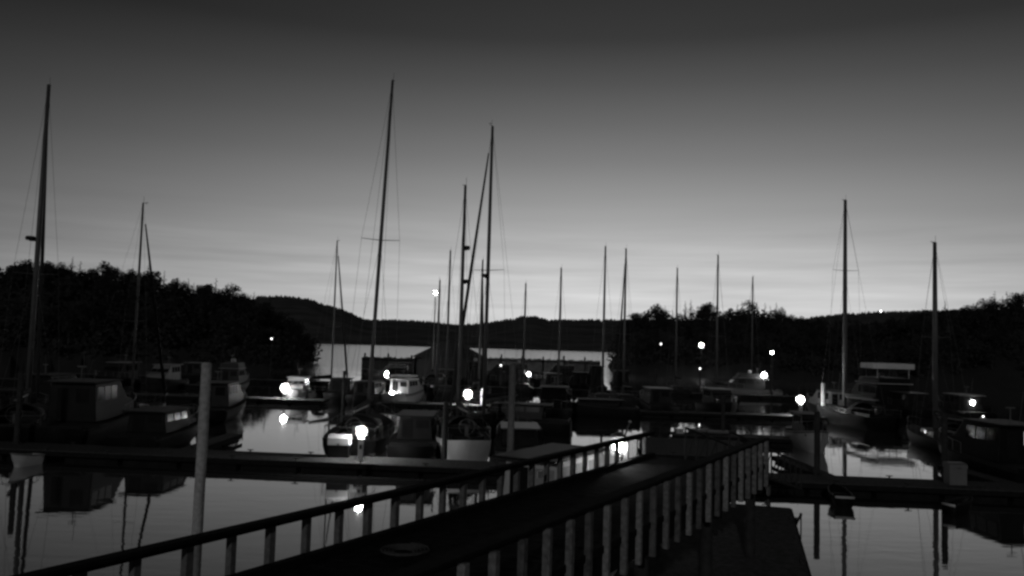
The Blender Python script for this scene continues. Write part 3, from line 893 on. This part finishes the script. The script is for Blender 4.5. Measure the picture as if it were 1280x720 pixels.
motorboat(1012, 56.5, 'cruiser with pale bow pointing towards us right of the pier', 7, 2.0, 'transom', R(174), 'mid', 1.2, top_mat='mid')
motorboat(1096, 95, 'motor yacht with pale flybridge canopy in the right half', 14, 5.2, 'navy', R(1), 'navy', 2.2, fly=True, top_mat='white', hardtop=(5.0, 4.6, 3.2))
motorboat(1034, 85, 'cruiser with dim grey cabin behind the glaring right lamp', 8, 2.8, 'mid', R(8), 'pale', 1.6, top_mat='mid')
motorboat(1198, 87, 'dark cruiser with a bright cabin light near the right edge', 9.5, 3.3, 'navy', R(-4), 'navy', 1.5, lamp=(.1, 1.95, 1.9, .36, 'lamp_mid'))
motorboat(1236, 46.5, 'dark boat with one square lit window at the right edge', 10, 3.4, 'navy', R(1), 'navy', 1.9, top_mat='mid')
for px, y, wh, rz in [(690, 117, 'under the open bay right of the central masts', 5), (560, 118, 'behind the central masts', 178), (820, 84, 'left of the short float', 3), (900, 84, 'behind the pale stores on the short float', 182), (1130, 90, 'right of the flybridge canopy', 2),
                      (250, 117, 'farthest at left beneath the headland slope', 4)]:
    motorboat(px, y, 'plain dark cruiser moored ' + wh, 8.5, 3.0, 'navy', R(rz), 'mid', 1.4, mast=False)
motorboat(527, 48.6, 'dark covered cruiser between the leaning mast sailboat and the pale transom', 8.5, 2.7, 'navy', R(1), 'navy', 1.25, top_mat='mid', mast=False)
motorboat(742, 76.5, 'low dark launch lying broadside beyond the lamp lit railing', 8.5, 2.6, 'navy', R(88), 'navy', .5, top_mat='navy', mast=False, rail=False)
motorboat(500, 106, 'dark cruiser behind the lit cockpit on the far float', 8.5, 3.0, 'navy', R(-2), 'navy', 1.9, top_mat='mid', mast=False)
motorboat(430, 88, 'dark boat on the second float left of the lit cockpit', 8, 3.0, 'navy', R(5), 'navy', 1.2, top_mat='mid', mast=False)
motorboat(465, 86, 'dark boat on the middle float beside the lit cockpit', 8, 3.0, 'navy', R(-5), 'mid', 1.1, top_mat='mid', mast=False)
for px, y, hh, fl, wh in [(596, 121.5, 2.0, True, 'behind the two tall central masts'), (622, 122.5, 1.6, True, 'behind the dim grey piling on the far float'), (649, 121, 1.9, True, 'between the two small lamps on far float'),
                          (694, 124, 1.7, True, 'lying broadside right of the small bright lamp'), (726, 121, 1.5, False, 'left of the tall wheelhouse'), (776, 122, 1.9, False, 'right of the tall wheelhouse')]:
    motorboat(px, y, 'dark cruiser ' + wh, 9, 3.1, 'navy', R(88 if px in (622, 694) else 3 if px % 2 else -4), 'navy', hh, fly=fl, top_mat='navy', mast=False)
motorboat(490, 123, 'dark cruiser lying broadside behind the bright lamp of far float', 8.5, 3.1, 'navy', R(93), 'navy', 2.0, top_mat='navy', mast=False)
wb = motorboat(750, 24, 'white cabin boat moored close along the pier beside the glaring railing lamp', 9.6, 2.7, 'white', 0, 'white', 1.72, top_mat='mid', fbk=1.3, win='canvas_pale', mast=False, rail=False)
q_ = pierpt(-2.25, y_left(752) - 2.0, 0); wb.location = (q_.x, q_.y, 0); wb.rotation_euler = (0, 0, ang)
# lit window
for o in list(C.objects):
    if o.get('label', '') == 'dark boat with one square lit window at the right edge':
        for k in list(C.objects):
            if k.parent == o and k.name.startswith('aft_window'):
                k.data.materials[0] = M['window']; k['label'] = 'square lit cabin window'

# ------------------------------------------------------------------ things on the docks
def dockbox(px, py0, py1, y, wid, label, z0=.5, lidmat='white', body='navy', split=.45):
    p = at_y(px, py1, y); top = at_y(px, py0, y).z; h = max(top - z0, .3)
    t_ = thing('dock_box', label, 'dock box', (p.x, p.y, z0))
    MB().box((0, 0, h * (1 - split) / 2 + .003), (wid * .96, .6, h * (1 - split))).build('body', M[body], t_, bevel=.02)
    hl = h * split
    MB().prism([(-.34, h - hl), (-.34, h - hl * .3), (-.15, h), (.3, h), (.34, h - hl * .3), (.34, h - hl)], wid).build('lid', M[lidmat], t_, bevel=.02)
    MB().box((0, -.35, h - hl * .9), (.12, .02, .08)).build('latch', M['steel'], t_)
    return t_


dockbox(424, 543, 566, 42.6, 1.1, 'white lidded dock box on a dark base beside the near lamp')
dockbox(1194, 578, 603, 39.6, .85, 'grey dock box standing near the right end of the nearest float', .5, 'pale', 'pale', .25)
dockbox(873, 536, 545, 59.3, 1.4, 'pale dock box on the short float at right of centre', .5, 'pale', 'mid')
dockbox(897, 540, 545, 59.0, 1.6, 'low pale dock box beside another on the short float', .5, 'pale', 'mid')
dockbox(849, 541, 549, 59.4, .5, 'small white dock box at the left end of short float', .5, 'white', 'white')


def dinghy(px, py, y, label, L, rz, mat='white'):
    p = at_y(px, py, y); root = thing('dinghy', label, 'dinghy', (p.x, p.y, .08), rz)
    hm, dm, sh = hull_mesh(L, L * .42, .42, 'motor', 10)
    hm.build('hull', M[mat], root, True)
    g_ = MB()
    for sx in (-1, 1): g_.path([(sx * q[0], q[1], q[2] + .02) for q in sh], .045, 6)
    g_.build('gunwale', M['pale' if px == 46 else 'mid'], root, True)
    MB().tube((-sh[0][0], 0, sh[0][2]), (sh[0][0], 0, sh[0][2]), .055, n=8).build('transom_cap', M['white'], root, True)
    s_ = MB()
    for f in (.25, .55): q = at_f(sh, f); s_.box((0, q[1], q[2] - .1), (q[0] * 1.9, .22, .04))
    s_.build('thwart', M['mid'], root)
    return root


dinghy(1056, 633, 35.6, 'low dark dinghy with a white transom edge at the right float', 2.0, R(-8), 'navy')
dinghy(1186, 652, 34.6, 'small dark tender with pale pointed gunwale near the lower right', 1.5, R(-62), 'navy')
dinghy(46, 598, 40.9, 'pale bow of small dinghy at the left float edge', 1.7, R(168), 'white')
# white fender hanging at the float
p = at_y(968, 650, 36.6); f_ = thing('boat_fender', 'slim white fender hanging at the edge of the nearest float', 'fender', (p.x, p.y + .85, 0))
MB().lathe((0, 0, .06), [(.02, 0), (.08, .04), (.1, .15), (.1, .55), (.07, .66), (.02, .7)], 12).build('body', M['white'], f_, True)
MB().tube((0, 0, .7), (0, .2, 1.0), .012, n=5).build('lanyard', M['rope'], f_)

# floating boathouse behind the masts
p0 = at_y(519, hor(519), 126); p1 = at_y(603, hor(603), 126); wbh = p1.x - p0.x
bh = thing('boathouse', 'low dark floating boathouse with shallow gable roof behind the central masts', 'boathouse', ((p0.x + p1.x) / 2, 126, 0))
MB().box((0, 4, .25), (wbh + .8, 10, .5)).build('float', M['float'], bh)
for sx in (-1, 1): MB().box((sx * wbh / 2, 4, 2.25), (.15, 9, 3.4)).build('side_wall', M['board'], bh)
MB().prism([(0, 0)] * 0 + [(-.5, 3.96), (8.5, 3.96), (8.5, 4.05), (-.5, 4.05)], wbh * .98).build('ceiling', M['board'], bh)
rv = MB(); hw = wbh / 2 + .4
rv.add([(-hw, -.9, 4.06), (0, -.9, 6.9), (hw, -.9, 4.06), (-hw, 8.9, 4.06), (0, 8.9, 6.9), (hw, 8.9, 4.06)], [(0, 1, 2), (3, 5, 4), (0, 3, 4, 1), (1, 4, 5, 2), (0, 2, 5, 3)])
rv.build('roof', M['roof'], bh)
MB().box((0, 8.4, 2.25), (wbh - .16, .12, 3.4)).build('back_wall', M['board'], bh)
MB().box((0, -.42, 2.3), (wbh * .94, .1, 3.2)).build('door', M['board'], bh)


# timber wave screens that shelter the basin from the open bay
def screen(px0, px1, y, top, label):
    a, b_ = at_y(px0, hor(px0), y), at_y(px1, hor(px1), y); L = b_.x - a.x
    t_ = thing('wave_screen', label, 'breakwater', (a.x, y, 0))
    rg = random.Random(int(px0)); m = MB(); x = .2
    while x < L:
        h = top + rg.uniform(-.14, .1); m.box((x, 0, h / 2 - .8), (.36, .14, h + 1.6)); x += .385
    m.build('planking', M['piledark'], t_)
    for z in (.7, top - .5): MB().box((L / 2, -.17, z), (L, .18, .24)).build('waler', M['rail'], t_)
    k = 0.5
    while k < L:
        MB().path([(k, .3, -4), (k, .3, top + rg.uniform(.3, .8))], [.2, .17], 8).build('pile', M['piledark'], t_, True); k += 4.2


screen(453, 521, 150, 3.35, 'dark timber wave screen before the bay, left of the boathouse')
screen(598, 750, 168, 3.5, 'dark timber wave screen before the bay, right of the boathouse')
